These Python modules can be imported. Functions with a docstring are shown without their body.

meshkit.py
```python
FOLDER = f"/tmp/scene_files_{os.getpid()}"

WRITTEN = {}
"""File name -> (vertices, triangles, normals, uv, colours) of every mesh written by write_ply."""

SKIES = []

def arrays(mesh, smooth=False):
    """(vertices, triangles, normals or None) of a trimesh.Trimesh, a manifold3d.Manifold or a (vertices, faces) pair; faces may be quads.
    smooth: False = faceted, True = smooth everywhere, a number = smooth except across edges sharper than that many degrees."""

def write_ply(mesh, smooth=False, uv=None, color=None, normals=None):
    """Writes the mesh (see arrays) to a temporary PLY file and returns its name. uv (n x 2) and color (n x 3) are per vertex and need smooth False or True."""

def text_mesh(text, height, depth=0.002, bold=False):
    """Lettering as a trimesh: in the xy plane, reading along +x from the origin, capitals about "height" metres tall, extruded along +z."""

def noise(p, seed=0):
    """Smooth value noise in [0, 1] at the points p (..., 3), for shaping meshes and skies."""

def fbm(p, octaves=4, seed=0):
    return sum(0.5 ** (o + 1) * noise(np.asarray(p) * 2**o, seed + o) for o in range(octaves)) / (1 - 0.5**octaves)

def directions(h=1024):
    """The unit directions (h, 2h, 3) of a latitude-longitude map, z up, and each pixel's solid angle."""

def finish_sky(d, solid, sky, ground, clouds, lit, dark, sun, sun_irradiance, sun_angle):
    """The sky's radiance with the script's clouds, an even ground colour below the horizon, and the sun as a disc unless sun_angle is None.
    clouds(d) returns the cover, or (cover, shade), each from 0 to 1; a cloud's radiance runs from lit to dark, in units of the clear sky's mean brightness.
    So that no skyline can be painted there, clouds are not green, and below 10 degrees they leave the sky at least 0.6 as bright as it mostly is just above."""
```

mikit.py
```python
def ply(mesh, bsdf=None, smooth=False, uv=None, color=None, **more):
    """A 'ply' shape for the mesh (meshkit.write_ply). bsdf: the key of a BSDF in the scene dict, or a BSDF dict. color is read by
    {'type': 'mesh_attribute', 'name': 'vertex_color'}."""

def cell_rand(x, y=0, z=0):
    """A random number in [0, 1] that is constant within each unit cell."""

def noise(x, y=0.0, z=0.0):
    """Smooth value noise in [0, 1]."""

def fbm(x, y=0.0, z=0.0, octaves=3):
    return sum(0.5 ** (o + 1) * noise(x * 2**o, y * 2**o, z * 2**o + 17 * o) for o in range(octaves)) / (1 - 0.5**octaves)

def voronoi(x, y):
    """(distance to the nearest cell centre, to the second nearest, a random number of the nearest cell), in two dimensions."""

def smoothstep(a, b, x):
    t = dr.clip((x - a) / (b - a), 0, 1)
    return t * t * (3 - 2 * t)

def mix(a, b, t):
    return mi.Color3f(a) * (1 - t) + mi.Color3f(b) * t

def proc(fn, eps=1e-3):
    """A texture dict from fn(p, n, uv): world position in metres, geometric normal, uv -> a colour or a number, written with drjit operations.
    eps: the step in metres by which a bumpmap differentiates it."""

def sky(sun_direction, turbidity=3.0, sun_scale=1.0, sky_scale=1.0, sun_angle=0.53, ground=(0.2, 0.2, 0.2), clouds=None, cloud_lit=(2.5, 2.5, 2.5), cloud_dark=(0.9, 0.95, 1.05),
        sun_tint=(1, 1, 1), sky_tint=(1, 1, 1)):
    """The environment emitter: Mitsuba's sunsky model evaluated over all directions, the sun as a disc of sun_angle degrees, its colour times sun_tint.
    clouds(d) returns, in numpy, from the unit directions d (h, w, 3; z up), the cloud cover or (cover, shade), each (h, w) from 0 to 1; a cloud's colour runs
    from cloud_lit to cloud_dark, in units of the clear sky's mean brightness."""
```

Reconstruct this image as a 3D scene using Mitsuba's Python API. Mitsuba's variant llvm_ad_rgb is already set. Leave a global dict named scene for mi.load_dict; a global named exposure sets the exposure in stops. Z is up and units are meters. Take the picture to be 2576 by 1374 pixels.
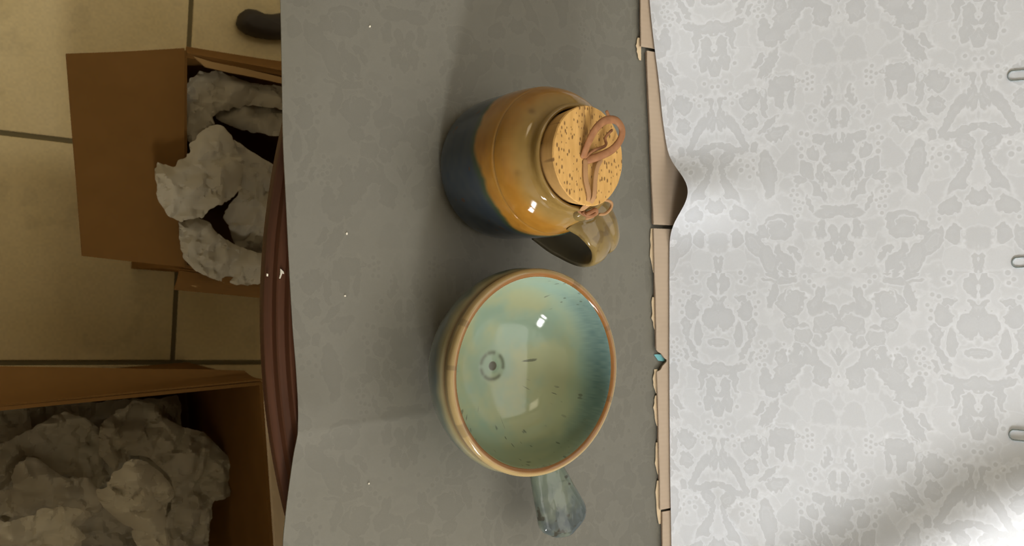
import math, random
import numpy as np
import drjit as dr
import trimesh
import manifold3d
import mitsuba as mi
import shapely.geometry as sg
from scipy.interpolate import PchipInterpolator
import mikit, meshkit
from mikit import noise, fbm, smoothstep, mix, voronoi

T = mi.ScalarTransform4f
rng = np.random.default_rng(7)
scene, labels = {}, {}

# ------------------------------------------------------------------ camera, lights, exposure
PITCH = math.radians(55)
CAM = np.array([0.0, 0.0, 1.39])
exposure = 0.0
scene['camera'] = {'type': 'thinlens', 'fov': 2 * math.degrees(math.atan(1288 / 2400)), 'fov_axis': 'x',
                   'aperture_radius': 0.0012, 'focus_distance': 0.74, 'near_clip': 0.02, 'far_clip': 50.0,
                   'to_world': T().look_at(origin=CAM.tolist(), target=[0, math.cos(PITCH), 1.39 - math.sin(PITCH)], up=[-1, 0, 0])}
WALL_LAMP = dict(x=1.53, y=0.02, z=1.60, w=0.19, h=1.12, gap=0.14, radiance=(58, 56.5, 54))
ADDED_BACK_LAMP = dict(x=0.05, y=1.03, z=2.46, sx=2.7, sy=1.05, radiance=(1.62, 1.56, 1.43))
ADDED_CEIL_LAMP = dict(x=-1.15, y=0.10, z=2.46, s=0.42, radiance=(4.0, 3.4, 2.4))

# ------------------------------------------------------------------ helpers
def tag(key, label=None, category=None, group=None, kind=None):
    d = labels.setdefault(key, {})
    for k, v in (('label', label), ('category', category), ('group', group), ('kind', kind)):
        if v: d[k] = v

def fresh(key):
    if key not in scene: return key
    i = 1
    while f'{key}_{i:03d}' in scene: i += 1
    return f'{key}_{i:03d}'

def put(key, mesh, bsdf, smooth=False, label=None, category=None, group=None, kind=None, **more):
    key = fresh(key)
    scene[key] = mikit.ply(mesh, bsdf, smooth=smooth, **more)
    if label or kind: tag(key, label, category, group, kind)
    return key

def plain(name, color, rough=0.6, spec=0.3, **more):
    col = color if isinstance(color, dict) else {'type': 'rgb', 'value': list(color)}
    scene[name] = {'type': 'twosided', 'bsdf': {'type': 'principled', 'base_color': col, 'roughness': rough, 'specular': spec, **more}}

def box(x0, x1, y0, y1, z0, z1):
    m = trimesh.creation.box([x1 - x0, y1 - y0, z1 - z0]); m.apply_translation([(x0 + x1) / 2, (y0 + y1) / 2, (z0 + z1) / 2]); return m

def catmull(pts, n=6):
    p = np.asarray(pts, float); q = np.vstack([2 * p[0] - p[1], p, 2 * p[-1] - p[-2]]); out = []
    for i in range(1, len(q) - 2):
        for t in np.arange(n) / n:
            out.append(0.5 * (2 * q[i] + (q[i + 1] - q[i - 1]) * t + (2 * q[i - 1] - 5 * q[i] + 4 * q[i + 1] - q[i + 2]) * t * t
                              + (3 * q[i] - q[i - 1] - 3 * q[i + 1] + q[i + 2]) * t ** 3))
    out.append(p[-1]); return np.array(out)

def lathe(profile, center, seg=160, wobble=0.0, seed=0, tilt=None):
    """A closed solid of revolution from an (r, z) profile that starts and ends on the axis."""
    pr = np.asarray(profile, float); n = len(pr); ang = np.arange(seg) * 2 * math.pi / seg
    R = np.repeat(pr[1:-1, 0][:, None], seg, 1); Z = np.repeat(pr[1:-1, 1][:, None], seg, 1)
    if wobble:
        k = meshkit.fbm(np.stack([np.cos(ang)[None] * 1.3 + 0 * R, np.sin(ang)[None] * 1.3 + 0 * R, Z * 60], -1), 3, seed) - .5
        R = R + wobble * k
    v = np.stack([R * np.cos(ang), R * np.sin(ang), Z], -1).reshape(-1, 3)
    m = n - 2; i, j = np.meshgrid(np.arange(m - 1), np.arange(seg), indexing='ij'); j2 = (j + 1) % seg
    a, b, c, d = i * seg + j, i * seg + j2, (i + 1) * seg + j2, (i + 1) * seg + j
    f = np.concatenate([np.stack([a, b, c], -1).reshape(-1, 3), np.stack([a, c, d], -1).reshape(-1, 3)])
    p0, p1 = len(v), len(v) + 1; v = np.vstack([v, [[0, 0, pr[0, 1]], [0, 0, pr[-1, 1]]]])
    jj = np.arange(seg); f = np.vstack([f, np.stack([np.full(seg, p0), (jj + 1) % seg, jj], 1), np.stack([np.full(seg, p1), (m - 1) * seg + jj, (m - 1) * seg + (jj + 1) % seg], 1)])
    if tilt is not None: v = v @ np.asarray(tilt).T
    return trimesh.Trimesh(v + np.asarray(center, float), f, process=False)

def sweep(path, rx, ry=None, sides=12, n=6, flat_normal=(0, 0, 1), closed=False):
    """A tube (or flat strap: rx across, ry along flat_normal) along a smooth path, with rounded closed ends."""
    p = np.asarray(path, float)
    p = catmull(np.vstack([p[-1:], p, p[:2]]), n)[n:-n - 0] if closed else catmull(p, n)
    if closed: p = p[:-1]
    t = (np.roll(p, -1, 0) - np.roll(p, 1, 0)) if closed else np.gradient(p, axis=0)
    t /= np.linalg.norm(t, axis=1, keepdims=True) + 1e-12
    N = np.broadcast_to(np.asarray(flat_normal, float), p.shape)
    side = np.cross(t, N); side /= np.linalg.norm(side, axis=1, keepdims=True) + 1e-9
    nn = np.cross(side, t); ry = rx if ry is None else ry
    L = len(p); s = np.ones(L)
    if not closed: s[0] = s[-1] = 0.55
    a = np.arange(sides) * 2 * math.pi / sides
    v = p[:, None] + (s * 1.0)[:, None, None] * (rx * np.cos(a)[None, :, None] * side[:, None] + ry * np.sin(a)[None, :, None] * nn[:, None])
    i, j = np.meshgrid(np.arange(L if closed else L - 1), np.arange(sides), indexing='ij'); i2, j2 = (i + 1) % L, (j + 1) % sides
    A, B, C_, D = i * sides + j, i * sides + j2, i2 * sides + j2, i2 * sides + j
    f = np.concatenate([np.stack([A, B, C_], -1).reshape(-1, 3), np.stack([A, C_, D], -1).reshape(-1, 3)]); v = v.reshape(-1, 3)
    if not closed:
        k = len(v); v = np.vstack([v, p[:1], p[-1:]]); jj = np.arange(sides)
        f = np.vstack([f, np.stack([np.full(sides, k), (jj + 1) % sides, jj], 1), np.stack([np.full(sides, k + 1), (L - 1) * sides + jj, (L - 1) * sides + (jj + 1) % sides], 1)])
    m = trimesh.Trimesh(v, f, process=False)
    if m.volume < 0: m.invert()
    return m

def grid_mesh(P):
    """Open surface through an (n, m, 3) array of points."""
    n, m = P.shape[:2]; i, j = np.meshgrid(np.arange(n - 1), np.arange(m - 1), indexing='ij')
    a, b, c, d = i * m + j, i * m + j + 1, (i + 1) * m + j + 1, (i + 1) * m + j
    return trimesh.Trimesh(P.reshape(-1, 3), np.concatenate([np.stack([a, b, c], -1).reshape(-1, 3), np.stack([a, c, d], -1).reshape(-1, 3)]), process=False)

def thick(P, N, t):
    """A closed sheet: the surface P (n, m, 3) and the same moved by t along -N, with edges."""
    A, B = P, P - t * N
    top, bot = grid_mesh(A), grid_mesh(B); bot.invert()
    n, m = P.shape[:2]
    ring = np.concatenate([[(0, j) for j in range(m)], [(i, m - 1) for i in range(1, n)], [(n - 1, j) for j in range(m - 2, -1, -1)], [(i, 0) for i in range(n - 2, 0, -1)]])
    va = A[ring[:, 0], ring[:, 1]]; vb = B[ring[:, 0], ring[:, 1]]; L = len(ring); k = np.arange(L); k2 = (k + 1) % L
    rim = trimesh.Trimesh(np.vstack([va, vb]), np.vstack([np.stack([k, k + L, k2], 1), np.stack([k2, k + L, k2 + L], 1)]), process=False)
    out = trimesh.util.concatenate([top, bot, rim]); out.merge_vertices(digits_vertex=7)
    out.fix_normals(); return out

def slab(outline, z0, z1):
    m = trimesh.creation.extrude_polygon(sg.Polygon(outline).buffer(0), z1 - z0, engine='earcut'); m.apply_translation([0, 0, z0]); return m

def panel(a, b, c, d, t):
    """A board with the corners a, b, c, d (in order) and thickness t behind its face, as a slightly subdivided box."""
    a, b, c, d = (np.asarray(x, float) for x in (a, b, c, d)); s = np.linspace(0, 1, 5)[:, None, None]; u = np.linspace(0, 1, 5)[None, :, None]
    P = (a * (1 - s) + d * s) * (1 - u) + (b * (1 - s) + c * s) * u
    n = np.cross(b - a, d - a); n /= np.linalg.norm(n)
    return thick(P, np.broadcast_to(n, P.shape), t)

# ------------------------------------------------------------------ the damask weave
DOTS = [(2.6,136.8,1.7),(9.5,133.4,1.7),(8.7,147.6,1.6),(13.1,144,1.6),(18.6,146.6,1.6),(14.8,152.3,1.6),(78.7,132.7,1.6),(83.2,136.3,1.6),(75.4,139.1,1.5),(79.3,137.4,1.4),(79.5,141.9,1.4),(83.2,140.8,1.3),(78.3,146.2,1.4),(83,146.6,1.3),(85.5,165.5,2.1),(81.6,170.1,1.8),(85.4,172.9,1.7),(73.8,182.9,1.9),(78.6,184.4,1.9),(71,191.8,1.7),(73.9,196,1.7),(73.9,202.5,2.1),(21.2,202.8,1.7),(32.5,203.5,1.6),(27.7,208.1,1.9),(33.6,210.5,1.8),(22.4,211.5,2.1),(30.1,217.8,1.6),(70.4,227.4,1.5),(67.1,231.1,1.6),(65.5,235.4,1.5),(70.6,235,1.5),(68.3,239.7,1.3),(71.8,240.9,1.5),(75.4,242.1,1.3),(68.5,247.2,1.5),(72.9,247.1,1.5),(24,253.7,1.4),(27.9,253.2,1.4),(27.9,259,1.5),(20.2,301.2,2),(24.3,4.7,1.7),(20.9,7.5,1.6),(28.1,18.3,1.8),(32.9,16.9,1.7),(36.5,25.2,1.6),(33.8,29.5,1.5),(34.3,35.8,1.8),(39.2,60.3,1.6),(42.6,63.1,1.6),(39.2,67.6,1.5),(44.5,67.7,1.5),(35,74.6,1.4),(38.4,73.3,1.5),(42,71.8,1.4),(37.6,79.7,1.6),(42.3,79.5,1.6),(40.1,84.8,1.7),(76.5,2.9,1.7),(80.5,7,1.8),(84.4,10.8,1.7),(87.6,285.4,1.7),(92.9,298.8,1.7),(109,1.1,1.7),(59.1,60.9,1.1),(60.8,66.3,1.2),(63.9,66.7,1.2),(68.5,247.1,1.5),(73,247.1,1.5),(70.9,252.7,1.6)]
LEAVES = [(30.4,168.7,5.8,7.3,0),(45.6,215.3,7.8,20.9,-8),(44.6,174.7,3.4,11.6,45),(54.3,180.8,5.8,11.6,70),(41.7,154.9,3.5,12.6,-8),(29.9,149.9,7.8,8.2,0),(59.1,138.7,12.6,5.3,0),(49.5,145.2,6.8,5.3,20),(65.2,151.6,3.4,9.7,0),(55.2,151.5,4.9,9.7,0),(3.6,151.4,3.1,6.3,0),(3.1,170.2,4.4,6.8,0),(2,241.2,5.6,7.3,0),(6.7,164.2,4.4,8.7,-25),(18.9,177.9,4.4,20.4,-22),(10.2,191.3,12.6,3.9,10),(22.9,190.8,3.1,7.8,15),(9.7,200.5,6.8,5.8,0),(6.1,212,2.9,12.6,0),(12.8,228,4.9,15.5,-35),(100.8,174.5,4.1,9.2,0),(95.8,194.3,3.1,7.3,8),(101.7,192.5,2.1,5.6,0),(102.6,204.9,10.2,10.7,0),(83.5,201.3,5.6,7.8,-20),(94.9,155.6,2.9,8.2,8),(78.4,214.4,4.1,9.2,-35),(89.9,219.7,3.4,9.7,0),(97.2,223.4,3.7,7.3,0),(87.1,232.5,2.9,12.6,-35),(88.1,189.1,6.8,4.9,0),(80.7,241.5,2.5,7.3,-15),(73.2,221.6,5.8,3.4,0),(32.8,192.5,3.9,5.8,-10),(51.9,256.2,10.1,6.5,0),(40.7,264.7,5.1,6.8,0),(54.2,267.2,8.4,7.9,0),(62.5,260.9,4.5,9.6,0),(33.8,276.8,7.3,13.5,-25),(46.3,291.3,6.8,16.9,-25),(57.5,290.3,4,14.6,-18),(63.9,293.6,3.4,9.6,-32),(67.4,284.9,3.1,8.4,-35),(44.1,5.9,6.2,2.2,15),(60.8,5.9,10.1,3.4,-8),(48.6,18.6,3.9,11.8,10),(64.7,23.8,12.4,10.7,0),(86.8,23.5,5.1,12.4,20),(94.8,38.3,10.7,12.4,0),(89.5,52.3,5.9,10.7,0),(75,50.7,8.4,9.6,0),(69.6,63.9,3.4,9,10),(80.4,68.8,7.3,10.1,-10),(65.2,41.2,6.8,6.8,0),(107.3,67.5,3.8,6.8,0),(106.8,86.6,2.2,4.5,0),(91.1,84.4,6.2,12.4,-18),(102.6,70.9,2,7.9,-25),(1.9,292.1,2.8,7.7,5),(4.4,8.9,4.5,9.6,0),(3.7,28.4,3.6,6.8,8),(4.3,28.2,2.7,5.6,0),(4.7,40.7,10.3,10.1,0),(24.6,33.4,6.2,9,8),(20,21.7,5.1,4.3,0),(31.5,47.2,5.1,9,25),(18.2,53.8,3.9,10.1,0),(24.6,65.9,3.1,12.4,30),(29.8,74.6,2.7,6.2,12),(4.7,85.5,12.9,5.4,0),(20,83.5,6.2,3.4,-10),(2.3,62.3,9,5.6,0),(95.8,283.1,4.3,9,0),(106.2,287.5,6.5,8.4,0),(90,264.3,3.6,10.1,12),(100,268.8,4.7,9,-5),(109.9,270.6,3.9,7.9,0),(17.6,272,5.6,8.4,15),(57.5,72.1,5.1,7.9,0),(63,83.8,16.9,6.8,-40),(67.4,74.9,3.4,10.1,-15),(18.8,249.6,9,7.9,20),(96.3,250.1,12.4,4.5,0)]
ARCS = [(55.2,141.1,13.6),(29.9,150.9,11.6),(45.6,199.1,10.7),(22.9,214,12.6),(68.5,22.7,9.6),(92.1,41,8.4),(75.6,52.8,8.4),(87.7,53.5,4),(51.9,263.3,8.4),(71.8,68.1,9.6)]

PER, HALF = 301.4, 105.0
# the columns repeat each other with a drop of 167.7 mm: fill the stretch that lies between the listed figures
LEAVES += [(HALF - b, (a - 167.7) % PER, rb, ra, -g) for b, a, rb, ra, g in LEAVES if 93 < (a - 167.7) % PER < 126 and b > 50]
DOTS += [(HALF - b, (a - 167.7) % PER, r) for b, a, r in DOTS if 93 < (a - 167.7) % PER < 126 and b > 50]

def damask(b, a):
    """(fill, halo) of the woven pattern at b across and a along, in millimetres; the repeat is mirrored about every column."""
    b = b - 2 * HALF * dr.floor(b / (2 * HALF)); b = dr.select(b > HALF, 2 * HALF - b, b)
    a = a - PER * dr.floor(a / PER)
    n1, n2 = noise(b * .11, a * .11, 3.0), noise(b * .11, a * .11, 9.0)
    m1, m2 = noise(b * .42, a * .42, 5.0), noise(b * .42, a * .42, 7.0)
    bw, aw = b + 5 * (n1 - .5) + 3.2 * (m1 - .5), a + 5 * (n2 - .5) + 3.2 * (m2 - .5)
    def wrap(v): return v - PER * dr.round(v / PER)
    d = mi.Float(99.0)
    for (cb, ca, r) in DOTS:
        d = dr.minimum(d, dr.sqrt(dr.square(b - cb) + dr.square(wrap(a - ca))) - r)
    for (cb, ca, rb, ra, deg) in LEAVES:
        c, s = math.cos(math.radians(deg)), math.sin(math.radians(deg))
        x, y = bw - cb, wrap(aw - ca)
        u, v = (c * x + s * y) / rb, (c * y - s * x) / ra
        d = dr.minimum(d, (dr.sqrt(u * u + v * v) - 1) * min(rb, ra))
    e = mi.Float(99.0)
    for (cb, ca, r) in ARCS:
        x, y = bw - cb, wrap(aw - ca)
        e = dr.minimum(e, dr.abs(dr.sqrt(x * x + y * y) - r) + dr.maximum(y + r * .15, 0) * .8 - .5)
    f1, f2, rnd = voronoi(bw * .058 + 3, aw * .050 + 9)    # smaller leaves that fill the ground between the figures
    g = (f2 - f1) * 9.0
    leaf = smoothstep(.8, 2.2, g) * dr.select(d > 1.0, 1.0, 0.0) * (rnd - .25) * .75
    vein = smoothstep(.9, .1, dr.abs(d + 3.2)) * smoothstep(.35, .7, n1)
    fill = smoothstep(.45, -.45, d) * smoothstep(-.4, .9, e)
    inner = smoothstep(-.8, -6.5, d)                       # long satin floats: paler towards the middle of big shapes
    rim = dr.exp(-dr.square(dr.maximum(d, 0) / 1.7)) * (1 - smoothstep(.45, -.45, d))
    halo = rim + .7 * smoothstep(.9, -.3, e) + .55 * smoothstep(1.1, .2, g) * dr.select(d > .5, 1.0, 0.0) + .5 * vein
    return fill * (1 - .35 * inner) + leaf, halo

# ------------------------------------------------------------------ materials
XB, YB, ZT = 0.0732, 0.4185, 0.75        # soup bowl axis, table height
XJ, YJ = -0.083, 0.431                   # lidded jar axis
S0 = np.array([0, .6215, .7565]); LEAN = math.radians(21)
SV = np.array([0, math.sin(LEAN), math.cos(LEAN)]); SN = np.array([0, -math.cos(LEAN), math.sin(LEAN)])

def sheet_color(p, n, uv):
    q = (p.y - S0[1]) * SV[1] + (p.z - S0[2]) * SV[2]
    f, h = damask((q - .046) * 1000, p.x * 1000)
    weave = noise(p.x * 1900, q * 1900)
    base = mi.Color3f(.695, .74, .815)
    return base * (1 - .10 * f + .09 * h + .03 * (weave - .5))

def cloth_color(p, n, uv):
    f, h = damask((p.y - .3485) * 1000 + HALF, (p.x + .0752) * 1000 + 69.0)
    weave = noise(p.x * 1900, p.y * 1900)
    wear = fbm(p.x * 9, p.y * 9, 1.0)
    base = mix((.150, .145, .118), (.142, .139, .121), wear)
    return base * (1 - .075 * f + .03 * h + .05 * (weave - .5))

def fabric_bump(p, n, uv):
    return noise(p.x * 1500, p.y * 1500, p.z * 1500)

for nm, fn, ro in (('m_sheet', sheet_color, .5), ('m_cloth', cloth_color, .48)):
    scene[nm] = {'type': 'twosided', 'bsdf': {'type': 'principled', 'base_color': mikit.proc(fn), 'roughness': ro, 'specular': .35, 'sheen': .2}}

def wood_color(p, n, uv):
    ang = dr.atan2(p.y - .84, p.x - .03)
    g = fbm(ang * 9, p.z * 300, dr.sqrt(dr.square(p.x - .03) + dr.square(p.y - .84)) * 260)
    return mix((.034, .0135, .0065), (.085, .032, .015), g)
plain('m_wood', mikit.proc(wood_color), .42, .22)
plain('m_chip', (.75, .72, .62), .7)

def card_color(p, n, uv):
    g = fbm(p.x * 40, p.y * 40, p.z * 40); flute = .5 + .5 * dr.sin(p.x * 2 * math.pi / .0042)
    return mix((.39, .31, .235), (.45, .365, .28), .7 * g + .15 * flute)
plain('m_card', mikit.proc(card_color), .8, .2)
plain('m_torn_and_lit', (.62, .50, .34), .9, .1)
plain('m_flute', (.20, .145, .10), .95, .1)
def brown_color(p, n, uv):
    g = fbm(p.x * 22, p.y * 22, p.z * 22, 4)
    return mix((.135, .062, .012), (.180, .086, .020), g)
plain('m_box', mikit.proc(brown_color), .8, .2)
plain('m_box_edge', (.34, .21, .085), .9, .15)
def tissue_color(p, n, uv):
    return mi.Color3f(.40, .355, .255) * (.92 + .16 * fbm(p.x * 60, p.y * 60, p.z * 60))
plain('m_tissue', mikit.proc(tissue_color), .75, .15)

def tile_color(p, n, uv):
    g = fbm(p.x * 14, p.y * 14, 0.0, 4); k = noise(p.x * 330, p.y * 330)
    stain = smoothstep(.66, .8, fbm(p.x * 30 + 5, p.y * 30, 4.0, 3))
    return mix((.60, .48, .235), (.70, .575, .32), g) * (.95 + .1 * k) * (1 - .09 * stain)
plain('m_tile', mikit.proc(tile_color), .55, .3)
plain('m_grout', (.17, .14, .07), .9, .1)
plain('m_wall', (.54, .50, .42), .9, .1)
plain('m_rubber', (.045, .036, .025), .6, .3)
plain('m_wire', (.27, .32, .34), .35, .5, metallic=.3)
plain('m_white_metal', (.7, .7, .68), .5)
plain('m_blue', (.16, .42, .46), .6)

# glazes: the colour is set by height and angle on the pot
def jar_color(p, n, uv):
    x, y, z = p.x - XJ, p.y - YJ, p.z - ZT
    ang = dr.atan2(y, x); c, s = dr.cos(ang), dr.sin(ang)
    w = fbm(c * 2.2 + 4, s * 2.2, z * 22, 4); w2 = fbm(c * 6, s * 6, z * 160 + 3, 3)
    edge = .052 + .014 * smoothstep(-.45, .35, c) + .016 * smoothstep(-.5, .4, s) + .018 * (w - .5)
    up = z - edge
    blue = mix((.042, .072, .115), (.085, .105, .115), w2)
    rust = mi.Color3f(.13, .065, .035)
    blue = mix(blue, rust, .8 * smoothstep(.68, .78, fbm(c * 8 + 1, s * 8, z * 100, 3)))
    ochre = mix((.44, .225, .032), (.56, .325, .060), w2)
    ochre = mix(ochre, (.52, .36, .12), .5 * smoothstep(.5, .75, w))
    pale = mix((.38, .27, .085), (.46, .345, .14), w2)
    col = mix(blue, (.08, .115, .06), smoothstep(-.008, -.001, up))
    col = mix(col, ochre, smoothstep(-.002, .004, up))
    col = mix(col, pale, .85 * smoothstep(.0885, .098, z))
    ring = dr.exp(-dr.square((z - .0788) / .0010))
    col = mix(col, (.36, .26, .11), .35 * ring * smoothstep(0, .004, up))
    for (mx, my, mz) in MARKS:
        dd = dr.sqrt(dr.square(p.x - mx) + dr.square(p.y - my) + dr.square(p.z - mz))
        col = mix(col, (.20, .10, .03), .6 * dr.exp(-dr.square((dd - .0028) / .0014)))
    return col
MARKS = [(XJ - .035, YJ + .027, ZT + .0930), (XJ + .012, YJ - .042, ZT + .0915), (XJ - .030, YJ - .031, ZT + .0925)]
def jar_handle_color(p, n, uv):
    w = fbm(p.x * 70, p.y * 70, p.z * 70, 4)
    col = mix((.32, .225, .075), (.42, .33, .15), w)
    col = mix(col, (.24, .165, .065), .7 * smoothstep(.62, .74, fbm(p.x * 120 + 9, p.y * 120, p.z * 120, 3)))
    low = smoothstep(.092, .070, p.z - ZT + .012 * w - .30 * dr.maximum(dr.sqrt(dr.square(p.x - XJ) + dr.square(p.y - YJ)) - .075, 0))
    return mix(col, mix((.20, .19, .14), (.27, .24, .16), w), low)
def bowl_color(p, n, uv):
    x, y, z = p.x - XB, p.y - YB, p.z - ZT
    r = dr.sqrt(x * x + y * y); ang = dr.atan2(y, x); c, s = dr.cos(ang), dr.sin(ang)
    w = fbm(x * 34 + 3, y * 34, z * 30, 4); st = noise(c * 60 + 30, s * 60 + 30, z * 130)
    # inside
    ins = mix((.57, .60, .43), (.46, .57, .48), smoothstep(.35, .65, w))
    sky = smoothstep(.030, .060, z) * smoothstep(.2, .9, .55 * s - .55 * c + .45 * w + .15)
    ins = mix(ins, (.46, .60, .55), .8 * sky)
    teal = smoothstep(.040, .066, z) * smoothstep(.35, .85, .95 * s + .4 * (w - .5))
    ins = mix(ins, mix((.10, .22, .25), (.24, .36, .36), st), .75 * teal)
    olive = smoothstep(.2, .9, c * .9 - s * .15 + .7 * (w - .5)) * smoothstep(.018, .045, z)
    ins = mix(ins, (.27, .28, .15), .6 * olive)
    dash = smoothstep(.80, .88, noise(c * 30 + 20, s * 30 + 20, z * 160)) * smoothstep(.55, .8, fbm(x * 60, y * 60, 2.0, 2))
    ins = mix(ins, (.10, .12, .08), .6 * dash)
    ins = mix(ins, (.16, .19, .12), .7 * dr.exp(-dr.square((r - .0105) / .0016)) * smoothstep(.25, .6, noise(c * 2 + 7, s * 2 + 5, 1.0)))
    ins = mix(ins, (.10, .08, .05), .85 * smoothstep(.0042, .0030, r))
    # rim: cream with a rust line where the glaze breaks inside
    cream = mix((.52, .40, .20), (.62, .52, .30), w)
    rust = mix((.36, .17, .045), (.46, .25, .09), w)
    rim = mix(cream, rust, smoothstep(.0750, .0720, r))
    tick = smoothstep(.84, .9, noise(ang * 9 + 50, 2.0, 1.0))
    rim = mix(rim, (.16, .10, .05), .3 * tick)
    # outside: grey-green with cream runs below the rim
    out = mix((.12, .15, .13), (.24, .28, .23), fbm(c * 4 + 8, s * 4, z * 40, 4))
    out = mix(out, (.16, .21, .23), .6 * smoothstep(.5, .7, fbm(c * 3 + 1, s * 3, z * 20 + 4, 3)))
    run = smoothstep(.056 + .010 * (noise(ang * 7 + 40, 0.0, 3.0) - .5), .0665, z)
    out = mix(out, mix((.40, .36, .20), (.55, .48, .28), w), run * .85)
    out = mix(out, (.26, .17, .08), .8 * dr.exp(-dr.square((z - .0665) / .0016)))
    inside = (r < .0705) & (z > .0145)
    col = dr.select(inside, ins, dr.select(z > .0695, rim, out))
    return col
def bowl_handle_color(p, n, uv):
    w = fbm(p.x * 55, p.y * 55, p.z * 55, 4); k = fbm(p.x * 160, p.y * 160, p.z * 160, 3)
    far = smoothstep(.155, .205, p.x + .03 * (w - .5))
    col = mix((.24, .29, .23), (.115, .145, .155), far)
    col = mix(col, (.32, .36, .28), .6 * smoothstep(.52, .72, w))
    return mix(col, (.07, .06, .04), .75 * smoothstep(.63, .74, k))
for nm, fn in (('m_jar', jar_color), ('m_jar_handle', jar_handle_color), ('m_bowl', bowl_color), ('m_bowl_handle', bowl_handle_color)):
    scene[nm] = {'type': 'roughplastic', 'diffuse_reflectance': mikit.proc(fn), 'alpha': .014, 'int_ior': 1.5, 'nonlinear': True}

def cork_color(p, n, uv):
    x, y, z = p.x - XJ, p.y - YJ, p.z - ZT
    g = fbm(x * 90, y * 420, z * 300, 3)
    col = mix((.47, .27, .085), (.66, .41, .15), g)
    f1, f2, rnd = voronoi(x * 185 + 40, y * 400 + 40 + 40 * z)
    pit = smoothstep(.10 + .30 * rnd * rnd, .03 + .16 * rnd * rnd, f1) * dr.select(rnd > .35, 1.0, 0.0)
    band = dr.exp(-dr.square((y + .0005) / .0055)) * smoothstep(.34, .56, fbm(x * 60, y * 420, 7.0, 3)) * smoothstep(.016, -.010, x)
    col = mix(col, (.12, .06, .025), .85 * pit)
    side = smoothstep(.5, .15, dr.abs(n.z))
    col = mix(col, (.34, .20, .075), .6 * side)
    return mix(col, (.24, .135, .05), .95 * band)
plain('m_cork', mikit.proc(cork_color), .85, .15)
def leather_color(p, n, uv):
    return mix((.20, .080, .032), (.33, .155, .066), fbm(p.x * 260, p.y * 260, p.z * 260))
plain('m_leather', mikit.proc(leather_color), .55, .35)
plain('m_leather_pale', (.37, .21, .10), .6, .2)

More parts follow.
